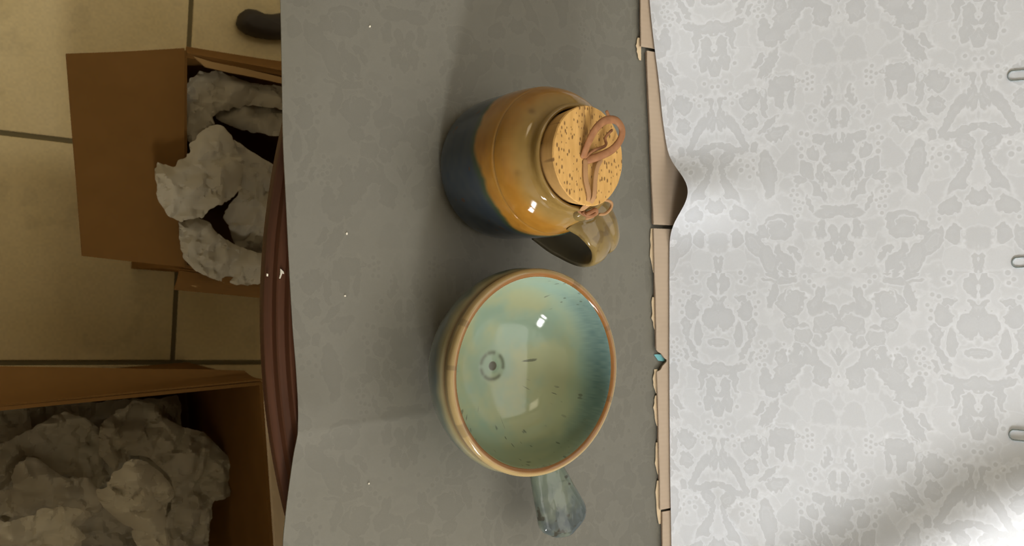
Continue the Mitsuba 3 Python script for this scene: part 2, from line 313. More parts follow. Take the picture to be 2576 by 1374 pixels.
# ------------------------------------------------------------------ the room
FLOOR_ROT = math.radians(-2.9)
put('floor', box(-1.6, 1.6, -1.6, 1.7, -.05, -.0025), 'm_grout', kind='structure', label='beige tiled floor with dark grout lines')
TS = .298; tm = box(-.1455, .1455, -.1455, .1455, -.0035, 0)
def tile_mesh():
    pts = []
    for sx in (-1, 1):
        for sy in (-1, 1):
            pts += [[sx * .1455, sy * .1455, -.0035], [sx * .1455, sy * .1455, -.0008], [sx * .1447, sy * .1447, 0]]
    return trimesh.convex.convex_hull(np.array(pts))
tile = mikit.ply(tile_mesh(), 'm_tile')
c, s = math.cos(FLOOR_ROT), math.sin(FLOOR_ROT)
for i in range(-4, 5):
    for j in range(-3, 5):
        u, v = (i + .5) * TS, (j + .5) * TS
        # grid corner observed beside the open box
        x, y = .1275 + c * u - s * v, .3835 + s * u + c * v
        if abs(x) < 1.38 and -1.38 < y < 1.5:
            scene[fresh('floor__tile')] = {**tile, 'to_world': T().translate([x, y, rng.uniform(-.0004, .0004)]).rotate([0, 0, 1], math.degrees(FLOOR_ROT))}
for nm, b in (('wall_back', (-1.6, 1.6, 1.6, 1.7, -.05, 2.5)), ('wall_front', (-1.6, 1.6, -1.7, -1.6, -.05, 2.5)), ('wall_left', (-1.7, -1.6, -1.7, 1.7, -.05, 2.5)),
              ('wall_right', (1.6, 1.7, -1.7, 1.7, -.05, 2.5)), ('ceiling', (-1.7, 1.7, -1.7, 1.7, 2.5, 2.6))):
    put(nm, box(*b), 'm_wall', kind='structure', label='plain cream painted ' + nm.replace('_', ' '))

# wall lamp with two lit panels, to the right of the table
W = WALL_LAMP
put('wall_lamp__housing', box(W['x'] + .006, 1.6, W['y'] - W['w'] / 2 - .02, W['y'] + W['w'] / 2 + .02, W['z'] - W['h'] / 2 - .02, W['z'] + W['h'] / 2 + .02), 'm_white_metal')
tag('wall_lamp', 'tall white wall lamp with two lit panels beside the table', 'lamp')
hh = (W['h'] - W['gap']) / 2
for sgn in (-1, 1):
    zc = W['z'] + sgn * (W['gap'] / 2 + hh / 2)
    scene[fresh('wall_lamp__lit_panel')] = {**mikit.ply(box(W['x'] - .004, W['x'] + .006, W['y'] - W['w'] / 2, W['y'] + W['w'] / 2, zc - hh / 2, zc + hh / 2), 'm_white_metal'),
        'emitter': {'type': 'area', 'radiance': {'type': 'rgb', 'value': list(W['radiance'])}}}
Cl = ADDED_CEIL_LAMP  # added light, out of view, brightens the floor towards the left
put('added_ceiling_light__frame', box(Cl['x'] - .24, Cl['x'] + .24, Cl['y'] - .24, Cl['y'] + .24, Cl['z'] + .005, 2.5), 'm_white_metal')
tag('added_ceiling_light', 'added unseen square ceiling light that brightens the floor at the left', 'lamp')
scene['added_ceiling_light__lit_panel'] = {**mikit.ply(box(Cl['x'] - Cl['s'] / 2, Cl['x'] + Cl['s'] / 2, Cl['y'] - Cl['s'] / 2, Cl['y'] + Cl['s'] / 2, Cl['z'] - .01, Cl['z'] + .005), 'm_white_metal'),
        'emitter': {'type': 'area', 'radiance': {'type': 'rgb', 'value': list(Cl['radiance'])}}}

# unseen cabinet added to the right of the table: it keeps the wall lamp off the floor
tag('added_shade_cabinet', 'unseen low cabinet added right of the table to shade the floor', 'cabinet')
put('added_shade_cabinet__body', box(.64, 1.16, -.75, .44, .06, .835), 'm_wall')
put('added_shade_cabinet__worktop', box(.62, 1.18, -.77, .46, .835, .86), 'm_wood')
put('added_shade_cabinet__plinth', box(.67, 1.13, -.72, .41, 0, .06), 'm_wood')
for y0 in (-.745, -.155):
    d = put('added_shade_cabinet__door', box(.624, .64, y0, y0 + .585, .07, .825), 'm_wall')
    put(d + '__handle', box(.606, .624, y0 + .27, y0 + .31, .70, .715), 'm_wire')

B = ADDED_BACK_LAMP  # added overhead panel, out of view, throws soft shadows towards the viewer
put('added_ceiling_light_001__frame', box(B['x'] - B['sx'] / 2 - .03, B['x'] + B['sx'] / 2 + .03, B['y'] - B['sy'] / 2 - .03, B['y'] + B['sy'] / 2 + .03, B['z'] + .005, 2.5), 'm_white_metal')
tag('added_ceiling_light_001', 'added unseen long ceiling light for soft shadows towards the viewer', 'lamp')
scene['added_ceiling_light_001__lit_panel'] = {**mikit.ply(box(B['x'] - B['sx'] / 2, B['x'] + B['sx'] / 2, B['y'] - B['sy'] / 2, B['y'] + B['sy'] / 2, B['z'] - .01, B['z'] + .005), 'm_white_metal'),
        'emitter': {'type': 'area', 'radiance': {'type': 'rgb', 'value': list(B['radiance'])}}}

# ------------------------------------------------------------------ round table
TC = np.array([.03, .84, 0.0])
def tabletop():
    pr = [(0, .7455), (.575, .7455), (.5805, .7455), (.5815, .7447), (.5820, .7400), (.5824, .7385), (.5866, .7372), (.5876, .7362), (.5881, .7315), (.5885, .7303),
          (.5922, .7288), (.5935, .7275), (.594, .7250), (.593, .7180), (.587, .7130), (.56, .7120), (0, .7120)]
    return lathe(pr[::-1], TC, seg=360)
put('round_table__tabletop', tabletop(), 'm_wood', smooth=25)
tag('round_table', 'round dark reddish-brown wooden table with a stepped moulded edge under the grey cloth', 'table')
ped = lathe([(0, 0), (.19, 0), (.20, .012), (.18, .03), (.12, .05), (.06, .09), (.045, .2), (.06, .35), (.05, .55), (.09, .68), (.2, .7119), (0, .7119)], TC, seg=64)
put('round_table__pedestal', ped, 'm_wood', smooth=35)
put('round_table__paint_chip', trimesh.util.concatenate([slab(np.array([(-.0030, .2542), (-.0012, .2562), (.0006, .2568), (.0001, .2556), (.0018, .2548), (.0040, .2540), (.0038, .2532), (.0008, .2541)]) + [0, .0005], .7381, .7392),
     slab(np.array([(.0005, .2475), (.0022, .2475), (.0024, .2484), (.0006, .2486)]), .7300, .7312)]), 'm_chip', label='chipped spot of white paint')

# ------------------------------------------------------------------ grey cloth on the table
def cloth():
    X = np.linspace(-.40, .42, 411)
    edge = PchipInterpolator([-.40, -.19, -.108, -.038, .032, .074, .110, .130, .171, .19, .42], [.2515, .2522, .2524, .2551, .2589, .2617, .2619, .2595, .2545, .2530, .2515])(X)
    tv = np.concatenate([np.linspace(0, .1, 31), np.linspace(.1, 1, 160)[1:]])
    XX = np.repeat(X[:, None], len(tv), 1); YY = edge[:, None] + (.70 - edge[:, None]) * tv[None]
    over = np.maximum(np.hypot(XX - TC[0], YY - TC[1]) - .586, 0)
    Z = np.full_like(XX, .75) - over ** 1.5 * .55
    front = np.exp(-((YY - .255) / .07) ** 2)
    Z = Z + .0040 * np.exp(-((XX - .098) / .024) ** 2) * np.exp(-((YY - .255) / .035) ** 2)
    Z = Z + .0006 * (meshkit.fbm(np.stack([XX * 14, YY * 14, XX * 0], -1), 3, 4) - .5) * np.minimum(1, (YY - .25) * 40)
    Z = Z + .0009 * np.exp(-np.abs(XX - (.1135 - .05 * (YY - .26))) / .006) * np.exp(-((YY - .30) / .08) ** 2)
    P = np.stack([XX, YY, Z], -1)
    return thick(P, np.broadcast_to([0, 0, 1.0], P.shape), .0009)
put('table_cloth', cloth(), 'm_cloth', smooth=40, label='grey satin damask cloth covering the table under the bowl and jar', category='tablecloth')
lint = []
for (x, y) in [(-0.1828,0.3191),(-0.0287,0.3005),(-0.1418,0.5899),(0.1559,0.3182),(0.0168,0.2990)]:
    if y > .5: continue
    a = rng.uniform(0, 6.3); pts = [(x + .0011 * rng.uniform(.5, 1) * math.cos(a + k * 1.26), y + .0008 * rng.uniform(.5, 1) * math.sin(a + k * 1.26)) for k in range(5)]
    lint.append(slab(pts, .7501, .7512))
put('table_cloth__lint', trimesh.util.concatenate(lint), 'm_chip', label='tiny specks of white lint', kind='stuff')

# ------------------------------------------------------------------ cardboard with flaps lying on the cloth, and the sheet clipped to it
def ragged(x0, x1, y0, y1, yb, seed, amp=.0012, notch=None):
    r = np.random.default_rng(seed); n = max(6, int((x1 - x0) / .004)); xs = np.linspace(x0, x1, n)
    ys = np.linspace(y0, y1, n) + amp * (meshkit.fbm(np.stack([xs * 60, xs * 0 + seed, xs * 0], -1), 3, seed) - .5)
    pts = list(zip(xs, ys))
    if notch: pts = [p for p in pts if not notch[0][0] - .001 < p[0] < notch[-1][0] + .001]; pts = sorted(pts + notch)
    return [(x1, yb), (x0, yb)] + pts
tag('cardboard_backing', 'tan corrugated cardboard leaning behind the white sheet with cut flaps on the cloth', 'cardboard')
NOTCH = [(.0720, .6085), (.0735, .6120), (.0775, .6155), (.0795, .6185), (.0815, .6180), (.0850, .6130), (.0885, .6105)]
flap_spec = [(-.44, -.2038, .5870, .5862, None), (-.2008, -.0440, .5935, .6020, None), (-.0405, .2163, .6022, .6105, NOTCH), (.2185, .44, .6130, .6145, None)]
for k, (x0, x1, y0, y1, notch) in enumerate(flap_spec):
    o = ragged(x0, x1, y0, y1, .668, 11 + k, notch=notch)
    f = put('cardboard_backing__flap', slab(o, .7536, .7546), 'm_card')
    core = ragged(x0 + .0006, x1 - .0006, y0 + .0012, y1 + .0012, .667, 31 + k, amp=.0016, notch=[(a, b + .001) for a, b in notch] if notch else None)
    put(f + '__corrugated_core', slab(core, .7512, .7536), 'm_flute', label='dark corrugated core showing at the cut edge' if k == 1 else None)
    lo = []
    r = np.random.default_rng(50 + k)
    spots = {0: [(-.2120, .020)], 1: [], 2: [(-.0405, .040), (.022, .030), (.088, .022), (.112, .028), (.155, .03), (.190, .040)], 3: []}[k]
    for (xs, L) in spots:
        xx = np.linspace(xs, xs + L, 9); base = np.interp(xx, [x0, x1], [y0, y1]) + .001
        prot = .0042 * np.sin(np.linspace(.12, 1, 9) * math.pi) ** .7 * r.uniform(.55, 1.0, 9)
        lo.append(slab(list(zip(xx, base - prot)) + list(zip(xx[::-1], base[::-1] + .002)), .7511, .7517))
    for piece in lo: put(f + '__torn_liner', piece, 'm_torn_and_lit')
# leaning board behind the sheet
PB = [np.array([x, .667, .7512]) for x in (-.44, .44)]; PT = [np.array([x, .748, 1.060]) for x in (.44, -.44)]
put('cardboard_backing__back_panel', panel(PB[0], PB[1], PT[0], PT[1], .004), 'm_card')

def mi_s(a, b, x):
    t = np.clip((x - a) / (b - a), 0, 1); return t * t * (3 - 2 * t)
def sheet_h(XX, QQ):
    """Soft bulges of the sheet: a slanting ridge at one lower corner, shaped to imitate a shadow band, a crease near its foot, slow waves."""
    dx, dq = 0.2159 - 0.1668, 0.2215 - 0.2872
    d = ((XX - 0.1668) * dq - (QQ - 0.2872) * dx) / math.hypot(dx, dq)
    h = .0215 * np.exp(-(d / .038) ** 2) * mi_s(.06, .17, XX)  # ridge put in so that its shading reads as a cast shadow
    cx, cq = .2387 - .2095, .0792 - .0538; d2 = ((XX - .2095) * cq - (QQ - .0538) * cx) / math.hypot(cx, cq)
    h = h + .0020 * np.exp(-np.abs(d2) / .008) * mi_s(.17, .22, XX)
    return h + .0035 * (meshkit.fbm(np.stack([XX * 7, QQ * 7, XX * 0 + 2], -1), 2, 3) - .5) * np.minimum(1, QQ / .05)
def sheet():
    X = np.linspace(-.36, .40, 381); tq = np.concatenate([np.linspace(0, .2, 41), np.linspace(.2, 1, 100)[1:]])
    ex, ey = np.array([(-0.2461,0.5950),(-0.2110,0.5999),(-0.1758,0.6063),(-0.1401,0.6112),(-0.1152,0.6172),(-0.0977,0.6273),(-0.0837,0.6386),(-0.0728,0.6422),(-0.0616,0.6386),(-0.0465,0.6273),(-0.0317,0.6212),(-0.0098,0.6197),(0.0776,0.6197),(0.1869,0.6207),(0.2506,0.6222)]).T
    ye = PchipInterpolator(np.r_[-.36, ex, .40], np.r_[.588, ey, .6235])(X)
    lift = np.maximum(ye - .6212, 0) * 1.33 * mi_s(-.16, -.10, X) * (1 - mi_s(-.04, -.01, X))   # the lower edge bows up and out in one place
    from scipy.ndimage import gaussian_filter1d
    lift = gaussian_filter1d(lift, 4); q0 = lift / SV[2]; fall = lambda q: np.exp(-(q / .066) ** 1.7)
    F = gaussian_filter1d((S0[1] + SV[1] * q0 - (ye - 1.02 * lift)) / fall(q0), 4)
    XX = np.repeat(X[:, None], len(tq), 1); QQ = q0[:, None] + (.308 - q0[:, None]) * tq[None]
    P = S0 + SV * QQ[..., None] + np.stack([XX, -F[:, None] * fall(QQ), 0 * XX], -1)
    h = sheet_h(XX, QQ)
    P = P + SN * h[..., None]
    P[..., 2] = np.maximum(P[..., 2], .7556)
    return thick(P, np.broadcast_to(SN, P.shape), .0005)
put('backdrop_sheet', sheet(), 'm_sheet', smooth=50, label='white damask sheet leaning upright behind the pots, held by paper clips', category='sheet')

# paper clips over the top edge of the sheet
def clip_mesh():
    w, r = .0037, .00056
    def arc(cx, cy, rad, a0, a1, n=7): return [(cx + rad * math.cos(t), cy + rad * math.sin(t)) for t in np.linspace(a0, a1, n)]
    front = [(-w, .020)] + [(-w, .004)] + arc(0, w, w, math.pi, 2 * math.pi)[1:] + [(w, .010), (w, .028)]
    top = arc(0, .030, w, 0, math.pi)
    back = [(-w * .99, .026), (-w * .99, .010)] + arc(-.0006, .010, w * .82, math.pi, 2 * math.pi)[1:] + [(w * .66, .024)]
    n1 = len(front)
    pts = [(*p, .0007) for p in front] + [(*p, 0.0) for p in top] + [(*p, -.0018) for p in back]
    return sweep(pts, r, r, 8, 5)
clip0 = clip_mesh()
for k, (x, q, rot, lab) in enumerate([(-.1488, .2762, -2, 'small steel paper clip at the top of the sheet, farthest from the bowl'), (-.0076, .2791, 3, 'small steel paper clip at the top of the sheet, middle of three'),
                                      (.1213, .2775, 0, 'small steel paper clip at the top of the sheet beside the ridge shaped as a shadow band')]):
    a = math.radians(rot); v = clip0.vertices.copy(); v[:, :2] = v[:, :2] @ np.array([[math.cos(a), math.sin(a)], [-math.sin(a), math.cos(a)]])
    v[:, 0] += x; lift = sheet_h(v[:, :1], v[:, 1:2] + q)      # the wire lies along the bent sheet
    m = trimesh.Trimesh(S0 + v[:, :1] * np.array([1.0, 0, 0]) + (v[:, 1:2] + q) * SV + (v[:, 2:3] + lift) * SN, clip0.faces, process=False)
    CLIPS = put('paper_clip', m, 'm_wire', smooth=True, label=lab, category='paper clip', group='paper clips along the top of the sheet')
put('paper_scrap', slab([(0.0746,0.6061),(0.0744,0.6086),(0.0747,0.6141),(0.0770,0.6171),(0.0797,0.6201),(0.0815,0.6196),(0.0809,0.6146),(0.0803,0.6111)], .7505, .7511), 'm_blue', label='tiny blue-green paper scrap in the torn notch of the cardboard', category='paper scrap')

# ------------------------------------------------------------------ soup bowl
bp = catmull([(0, .0030), (.030, .0030), (.040, .0010), (.0440, .0004), (.0465, .0040), (.0570, .0165), (.0675, .0315), (.0742, .0460), (.0770, .0560), (.0766, .0625), (.0746, .0665), (.0752, .0700), (.0766, .0735),
              (.0757, .0765), (.0733, .0776), (.0709, .0764), (.0696, .0735), (.0688, .0680), (.0676, .0580), (.0640, .0455), (.0570, .0335), (.0460, .0240), (.0320, .0178), (.0180, .0152), (.0080, .0150), (.0035, .0158), (0, .0159)], 5)
bp[:, 0] = np.maximum(bp[:, 0], 0)
put('soup_bowl__body', lathe(bp, (XB, YB, ZT), 200, .0006, 5), 'm_bowl', smooth=True)
tag('soup_bowl', 'pale green glazed stoneware bowl with a cream rim and one stubby grey-green handle', 'bowl')
def bowl_handle():
    top = [(.1605, .4420), (.2045, .4500), (.2115, .4650), (.2125, .4780), (.1985, .4975), (.1895, .4960), (.1560, .4740), (.1380, .4600), (.1390, .4420)]
    o = sg.Polygon(top).buffer(-.005, join_style=1); o = o.buffer(-.008).buffer(.008)
    P = np.array(o.exterior.coords)[:-1]; balls = []
    for x, y in P:
        lift = .0022 * ((x - .17) / .04) ** 2
        for (z, r) in ((.0400 + lift - .002, .0050),):
            b = trimesh.creation.icosphere(2, r); b.apply_translation([x, y, ZT + z - .003]); balls.append(b.vertices)
            b = trimesh.creation.icosphere(2, .0035); b.apply_translation([x + (XB + .11 - x) * .05, y + (.462 - y) * .12, ZT + z - .0075]); balls.append(b.vertices)
    hull = trimesh.convex.convex_hull(np.vstack(balls)).subdivide_to_size(.0035)
    v = hull.vertices.copy()
    v[:, 2] += .0010 * (meshkit.fbm(v * 110, 3, 2) - .5)
    ctr = np.exp(-((v[:, 1] - (.452 + .30 * (v[:, 0] - .157))) / .010) ** 2); v[:, 2] -= .0012 * ctr * (v[:, 2] > ZT + .036)
    return trimesh.Trimesh(v, hull.faces, process=False)
put('soup_bowl__handle', bowl_handle(), 'm_bowl_handle', smooth=45, label='mottled grey-green paddle-shaped handle')

# ------------------------------------------------------------------ lidded jar
jp = catmull([(0, .0020), (.036, .0020), (.0460, .0003), (.0512, .0015), (.0548, .0080), (.0560, .0200), (.0562, .0380), (.0566, .0560), (.0560, .0700), (.0551, .0768), (.0541, .0788), (.0541, .0806), (.0520, .0868), (.0484, .0925),
              (.0435, .0968), (.0398, .0990), (.0382, .1012), (.0381, .1040), (.0386, .1068), (.0380, .1088), (.0365, .1094), (.0352, .1084), (.0346, .1060), (.0345, .1000), (.0380, .0960), (.0480, .0850), (.0515, .0700), (.0515, .0250), (.0450, .0090), (0, .0070)], 5)
jp[:, 0] = np.maximum(jp[:, 0], 0)
put('lidded_jar__body', lathe(jp, (XJ, YJ, ZT), 200, .0009, 9), 'm_jar', smooth=True, label='round body with ochre glaze over dark blue')
tag('lidded_jar', 'ochre and dark blue glazed stoneware jar with a cork stopper and loop handle', 'jar')
def jar_handle():
    az = math.radians(33); rad = np.array([math.cos(az), math.sin(az), 0]); per = np.array([math.sin(az), -math.cos(az), 0]); up = np.array([0, 0, 1.0])
    sp = catmull([(.0440, .0895), (.0530, .0935), (.0640, .0950), (.0740, .0915), (.0812, .0825), (.0820, .0700), (.0765, .0570), (.0670, .0455), (.0530, .0360)], 8)
    L = len(sp); s = np.linspace(0, 1, L)
    wid = np.interp(s, [0, .12, .3, .55, .8, 1], [.025, .0210, .0168, .0152, .0172, .0215]); th = np.interp(s, [0, .15, .5, 1], [.0055, .0045, .0040, .0045])
    t2 = np.gradient(sp, axis=0); t2 /= np.linalg.norm(t2, axis=1, keepdims=True); n2 = np.stack([-t2[:, 1], t2[:, 0]], 1)
    K = 40; a = np.arange(K) * 2 * math.pi / K; ca, sa = np.cos(a), np.sin(a)
    u = np.sign(ca) * np.abs(ca) ** .75; w = np.sign(sa) * np.abs(sa) ** .85
    groove = np.where(w > 0, .62 * np.exp(-((u + .20) / .20) ** 2), 0)
    V = []
    for i in range(L):
        off = (w * (1 - groove * min(1, 4 * s[i]))) * th[i]
        q = np.array([XJ, YJ, ZT]) + (sp[i, 0] + n2[i, 0] * off)[:, None] * rad + (sp[i, 1] + n2[i, 1] * off)[:, None] * up + (np.where(u > 0, u, u * .84) * wid[i])[:, None] * per
        V.append(q)
    V = np.array(V); i, j = np.meshgrid(np.arange(L - 1), np.arange(K), indexing='ij'); j2 = (j + 1) % K
    A, B, C_, D = i * K + j, i * K + j2, (i + 1) * K + j2, (i + 1) * K + j
    f = np.concatenate([np.stack([A, B, C_], -1).reshape(-1, 3), np.stack([A, C_, D], -1).reshape(-1, 3)]); v = V.reshape(-1, 3)
    k = len(v); v = np.vstack([v, V[0].mean(0)[None], V[-1].mean(0)[None]]); jj = np.arange(K)
    f = np.vstack([f, np.stack([np.full(K, k), (jj + 1) % K, jj], 1), np.stack([np.full(K, k + 1), (L - 1) * K + jj, (L - 1) * K + (jj + 1) % K], 1)])
    m = trimesh.Trimesh(v, f, process=False)
    if m.volume < 0: m.invert()
    return m
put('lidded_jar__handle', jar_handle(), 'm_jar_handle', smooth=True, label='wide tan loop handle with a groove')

lug = trimesh.creation.icosphere(3, 1.0); lug.apply_scale([.0065, .0085, .0075]); lug.apply_translation([XJ + .0385, YJ + .0100, ZT + .0965])
put('lidded_jar__lug', lug, 'm_jar_handle', smooth=True)
# cork stopper, tipped slightly back
tl = math.radians(7); TILT = np.array([[1, 0, 0], [0, math.cos(tl), math.sin(tl)], [0, -math.sin(tl), math.cos(tl)]])
cp = catmull([(0, -.020), (.0310, -.020), (.0318, -.0190), (.0330, -.006), (.0352, .0075), (.0355, .0086), (.0350, .0095), (.0335, .0099), (.02, .0100), (0, .0100)], 3); cp[:, 0] = np.maximum(cp[:, 0], 0)
cork = lathe(cp, (0, 0, 0), 120, .0008, 21)
cv = cork.vertices.copy(); top = cv[:, 2] > .0085
cv[top, 2] += .0007 * (meshkit.fbm(np.stack([cv[top, 0] * 120, cv[top, 1] * 400, 0 * cv[top, 0]], -1), 2, 5) - .5)
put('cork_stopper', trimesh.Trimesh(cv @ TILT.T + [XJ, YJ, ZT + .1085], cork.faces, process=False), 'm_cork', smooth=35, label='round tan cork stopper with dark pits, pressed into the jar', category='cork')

# leather cord tied through the cork and round the top of the handle
def Z(pts, z): 
    zz = np.broadcast_to(np.asarray(z, float), (len(pts),)); return [(x, y, k) for (x, y), k in zip(pts, zz)]
tag('leather_cord', 'brown leather cord looped through the cork and knotted at the handle', 'cord')
lz = [.869, .874, .878, .8795, .880, .880, .879, .877, .873, .868]
put('leather_cord__loop', sweep(Z([(-0.0806,0.4255),(-0.0907,0.4263),(-0.1007,0.4299),(-0.1070,0.4375),(-0.1078,0.4467),(-0.1026,0.4523),(-0.0956,0.4523),(-0.0880,0.4467),(-0.0826,0.4375),(-0.0792,0.4284)], lz), .0029, .0013, 10, 8), 'm_leather', smooth=True, label='thick standing loop of darker leather')
put('leather_cord__strand', sweep(Z([(-0.0801,0.4274),(-0.0716,0.4267),(-0.0647,0.4274),(-0.0579,0.4299),(-0.0510,0.4318),(-0.0445,0.4314)], [.8695, .8705, .8705, .870, .868, .860]), .0023, .0007, 10, 8), 'm_leather_pale', smooth=True)
put('leather_cord__strand', sweep(Z([(-0.0816,0.4420),(-0.0751,0.4369),(-0.0665,0.4350),(-0.0525,0.4343),(-0.0454,0.4328)], [.8700, .8715, .8715, .870, .860]), .0020, .0007, 10, 8), 'm_leather_pale', smooth=True)
put('leather_cord__strand', sweep(Z([(-0.1026,0.4496),(-0.0966,0.4444),(-0.0909,0.4447),(-0.0864,0.4337),(-0.0806,0.4265)], [.873, .8715, .8710, .8705, .8695]), .0011, .0008, 8, 8), 'm_leather', smooth=True)
put('leather_cord__strand', sweep(Z([(-0.1037,0.4585),(-0.0981,0.4604),(-0.0934,0.4558)], [.873, .870, .868]), .0010, .0008, 8, 8), 'm_leather', smooth=True)
put('leather_cord__end', sweep(Z([(-0.1158,0.4447),(-0.1109,0.4473),(-0.1083,0.4488)], [.872, .8725, .875]), .0014, .0008, 8, 8), 'm_leather', smooth=True)
put('leather_cord__knot', sweep(Z([(-0.0444,0.4351),(-0.0420,0.4380),(-0.0413,0.4418),(-0.0434,0.4455),(-0.0456,0.4444),(-0.0440,0.4399),(-0.0419,0.4358)], [.857, .858, .859, .860, .8605, .861, .860]), .0016, .0013, 10, 8), 'm_leather', smooth=True)
put('leather_cord__ring', sweep(Z([(-0.0426,0.4497),(-0.0435,0.4573),(-0.0475,0.4623),(-0.0513,0.4627),(-0.0532,0.4592),(-0.0532,0.4535)], [.858, .856, .8565, .857, .857, .857]), .0011, .0011, 8, 8, flat_normal=(.3, .2, 1)), 'm_leather_pale', smooth=True)
put('leather_cord__strand', sweep(Z([(-0.0477,0.4300),(-0.0449,0.4333),(-0.0425,0.4377),(-0.0409,0.4414)], [.856, .8555, .856, .858]), .0016, .0009, 8, 8), 'm_leather', smooth=True)
put('leather_cord__end', sweep(Z([(-0.0416,0.4459),(-0.0395,0.4426)], [.857, .851]), .0015, .0008, 8, 8), 'm_leather_pale', smooth=True)

# ------------------------------------------------------------------ things on the floor
def crumple(outline, z, dome, amp, seed, freq=26, step=.0027, sag=.03):
    """A crumpled sheet of tissue with the given outline: folds are straight creases in random directions, edges hang down."""
    poly = sg.Polygon(outline).buffer(.002).buffer(-.002); r = np.random.default_rng(seed)
    x0, y0, x1, y1 = poly.bounds
    gx, gy = np.arange(x0, x1 + step, step), np.arange(y0, y1 + step, step)
    pts = np.stack(np.meshgrid(gx, gy, indexing='ij'), -1).reshape(-1, 2)
    import shapely
    ins = shapely.contains_xy(poly.buffer(-step * .45), pts[:, 0], pts[:, 1]); inner = pts[ins]
    ring = poly.exterior; nb = max(24, int(ring.length / step)); bd = np.array([ring.interpolate(t, normalized=True).coords[0] for t in np.arange(nb) / nb])
    bd = bd + .0065 * (meshkit.fbm(np.stack([bd[:, 0] * 150, bd[:, 1] * 150, 0 * bd[:, 0] + seed], -1), 3, seed)[:, None] - .5)
    allp = np.vstack([inner, bd])
    from scipy.spatial import Delaunay
    tri = Delaunay(allp).simplices; cen = allp[tri].mean(1)
    tri = tri[shapely.contains_xy(sg.Polygon(bd).buffer(1e-4), cen[:, 0], cen[:, 1])]
    dist = np.array([ring.distance(sg.Point(p)) for p in allp])
    md = dist.max(); dome *= .45; z_ = z + dome * np.sqrt(np.clip(1 - (1 - np.clip(dist / md, 0, 1)) ** 2, 0, 1)) * 1.0 - dome * .7
    from scipy.interpolate import LinearNDInterpolator
    q = allp + .003 * (np.stack([meshkit.fbm(np.stack([allp[:, 0] * 45, allp[:, 1] * 45, 0 * allp[:, 0] + k], -1), 3, seed + k) for k in (3, 8)], -1) - .5)
    for size, k in ((.032, 1.8), (.016, 1.15), (.008, .62)):        # flat facets between sharp creases, coarse to fine
        m_ = int((x1 - x0 + .08) * (y1 - y0 + .08) / size ** 2 * 1.3) + 8
        knots = np.column_stack([r.uniform(x0 - .04, x1 + .04, m_), r.uniform(y0 - .04, y1 + .04, m_)])
        knots = np.vstack([knots, [(x0 - .1, y0 - .1), (x1 + .1, y0 - .1), (x0 - .1, y1 + .1), (x1 + .1, y1 + .1)]])
        z_ = z_ + amp * k * LinearNDInterpolator(knots, r.uniform(-.5, .5, len(knots)))(q)
    v = np.column_stack([allp, z_]); f = tri
    n = np.cross(v[f[:, 1]] - v[f[:, 0]], v[f[:, 2]] - v[f[:, 0]]); flip = n[:, 2] < 0; f[flip] = f[flip][:, ::-1]
    m = trimesh.Trimesh(v, f, process=False)
    # underside, so that the sheet is a closed thin body
    b = trimesh.Trimesh(v - [0, 0, .0006], f[:, ::-1], process=False)
    L = len(inner); nbd = len(bd); k = np.arange(nbd); k2 = (k + 1) % nbd; N = len(v)
    rim = np.vstack([np.stack([L + k, L + k2, N + L + k], 1), np.stack([L + k2, N + L + k2, N + L + k], 1)])
    return trimesh.Trimesh(np.vstack([m.vertices, b.vertices]), np.vstack([m.faces, b.faces + N, rim]), process=False)

# open carton under the table edge, one flap folded out towards the viewer
tag('open_carton', 'open brown cardboard box on the floor, wide flap folded out, stuffed with tissue', 'box')
ZA = .25; ax0, ax1, ay0, ay1 = -.262, -.006, .327, .585; t = .004
put('open_carton__side_wall', panel((ax0, ay0, .001), (ax1, ay0, .001), (ax1, ay0, ZA), (ax0, ay0, ZA), t), 'm_box')
put('open_carton__side_wall', panel((ax1 + .020, ay1, .001), (ax0, ay1, .001), (ax0 + .02, ay1, ZA), (ax1 + .034, ay1, ZA), t), 'm_box')
put('open_carton__side_wall', panel((ax0, ay1, .001), (ax0, ay0, .001), (ax0 + .004, ay0, ZA), (ax0 + .020, ay1, ZA), t), 'm_box')
put('open_carton__side_wall', panel((ax1, ay0, .001), (ax1 + .020, ay1, .001), (ax1 + .034, ay1, ZA), (ax1, ay0, ZA), t), 'm_box')
put('open_carton__base', box(ax0 + .004, ax1 - .004, ay0 + .004, ay1 - .004, .001, .005), 'm_box')
def flap(a, b, c_, d, bend, th=.0035):
    a, b, c_, d = (np.asarray(x, float) for x in (a, b, c_, d)); s = np.linspace(0, 1, 13)[:, None, None]; u = np.linspace(0, 1, 25)[None, :, None]
    P = (a * (1 - s) + d * s) * (1 - u) + (b * (1 - s) + c_ * s) * u
    n = np.cross(b - a, d - a); n /= np.linalg.norm(n)
    k = (meshkit.fbm(np.stack([P[..., 0] * 9, P[..., 1] * 9, P[..., 2] * 9], -1), 2, 5) - .5)
    P = P + n * (bend * np.sin(s[..., 0] * math.pi)[..., None] + .006 * k[..., None] * s)
    return thick(P, np.broadcast_to(n, P.shape), th)
# wide front flap
put('open_carton__flap', flap((-.2640, .327, .250), (-.0070, .327, .250), (-.0190, .2165, .247), (-.2400, .1990, .252), .004), 'm_box', label='wide brown flap folded out flat')
# left flap, hanging outward, pale torn edge along its fold
put('open_carton__flap', flap((-.2420, .585, .250), (-.2560, .330, .250), (-.2760, .345, .195), (-.2700, .585, .205), .003), 'm_box')
put('open_carton__torn_edge', slab([(-.2450, .352), (-.2420, .38), (-.2400, .41), (-.2360, .45), (-.2300, .50), (-.2270, .60), (-.2330, .60), (-.2380, .49), (-.2440, .445), (-.2490, .40), (-.2520, .36), (-.2560, .338)], .2500, .2520), 'm_box_edge', label='pale torn cardboard edge')
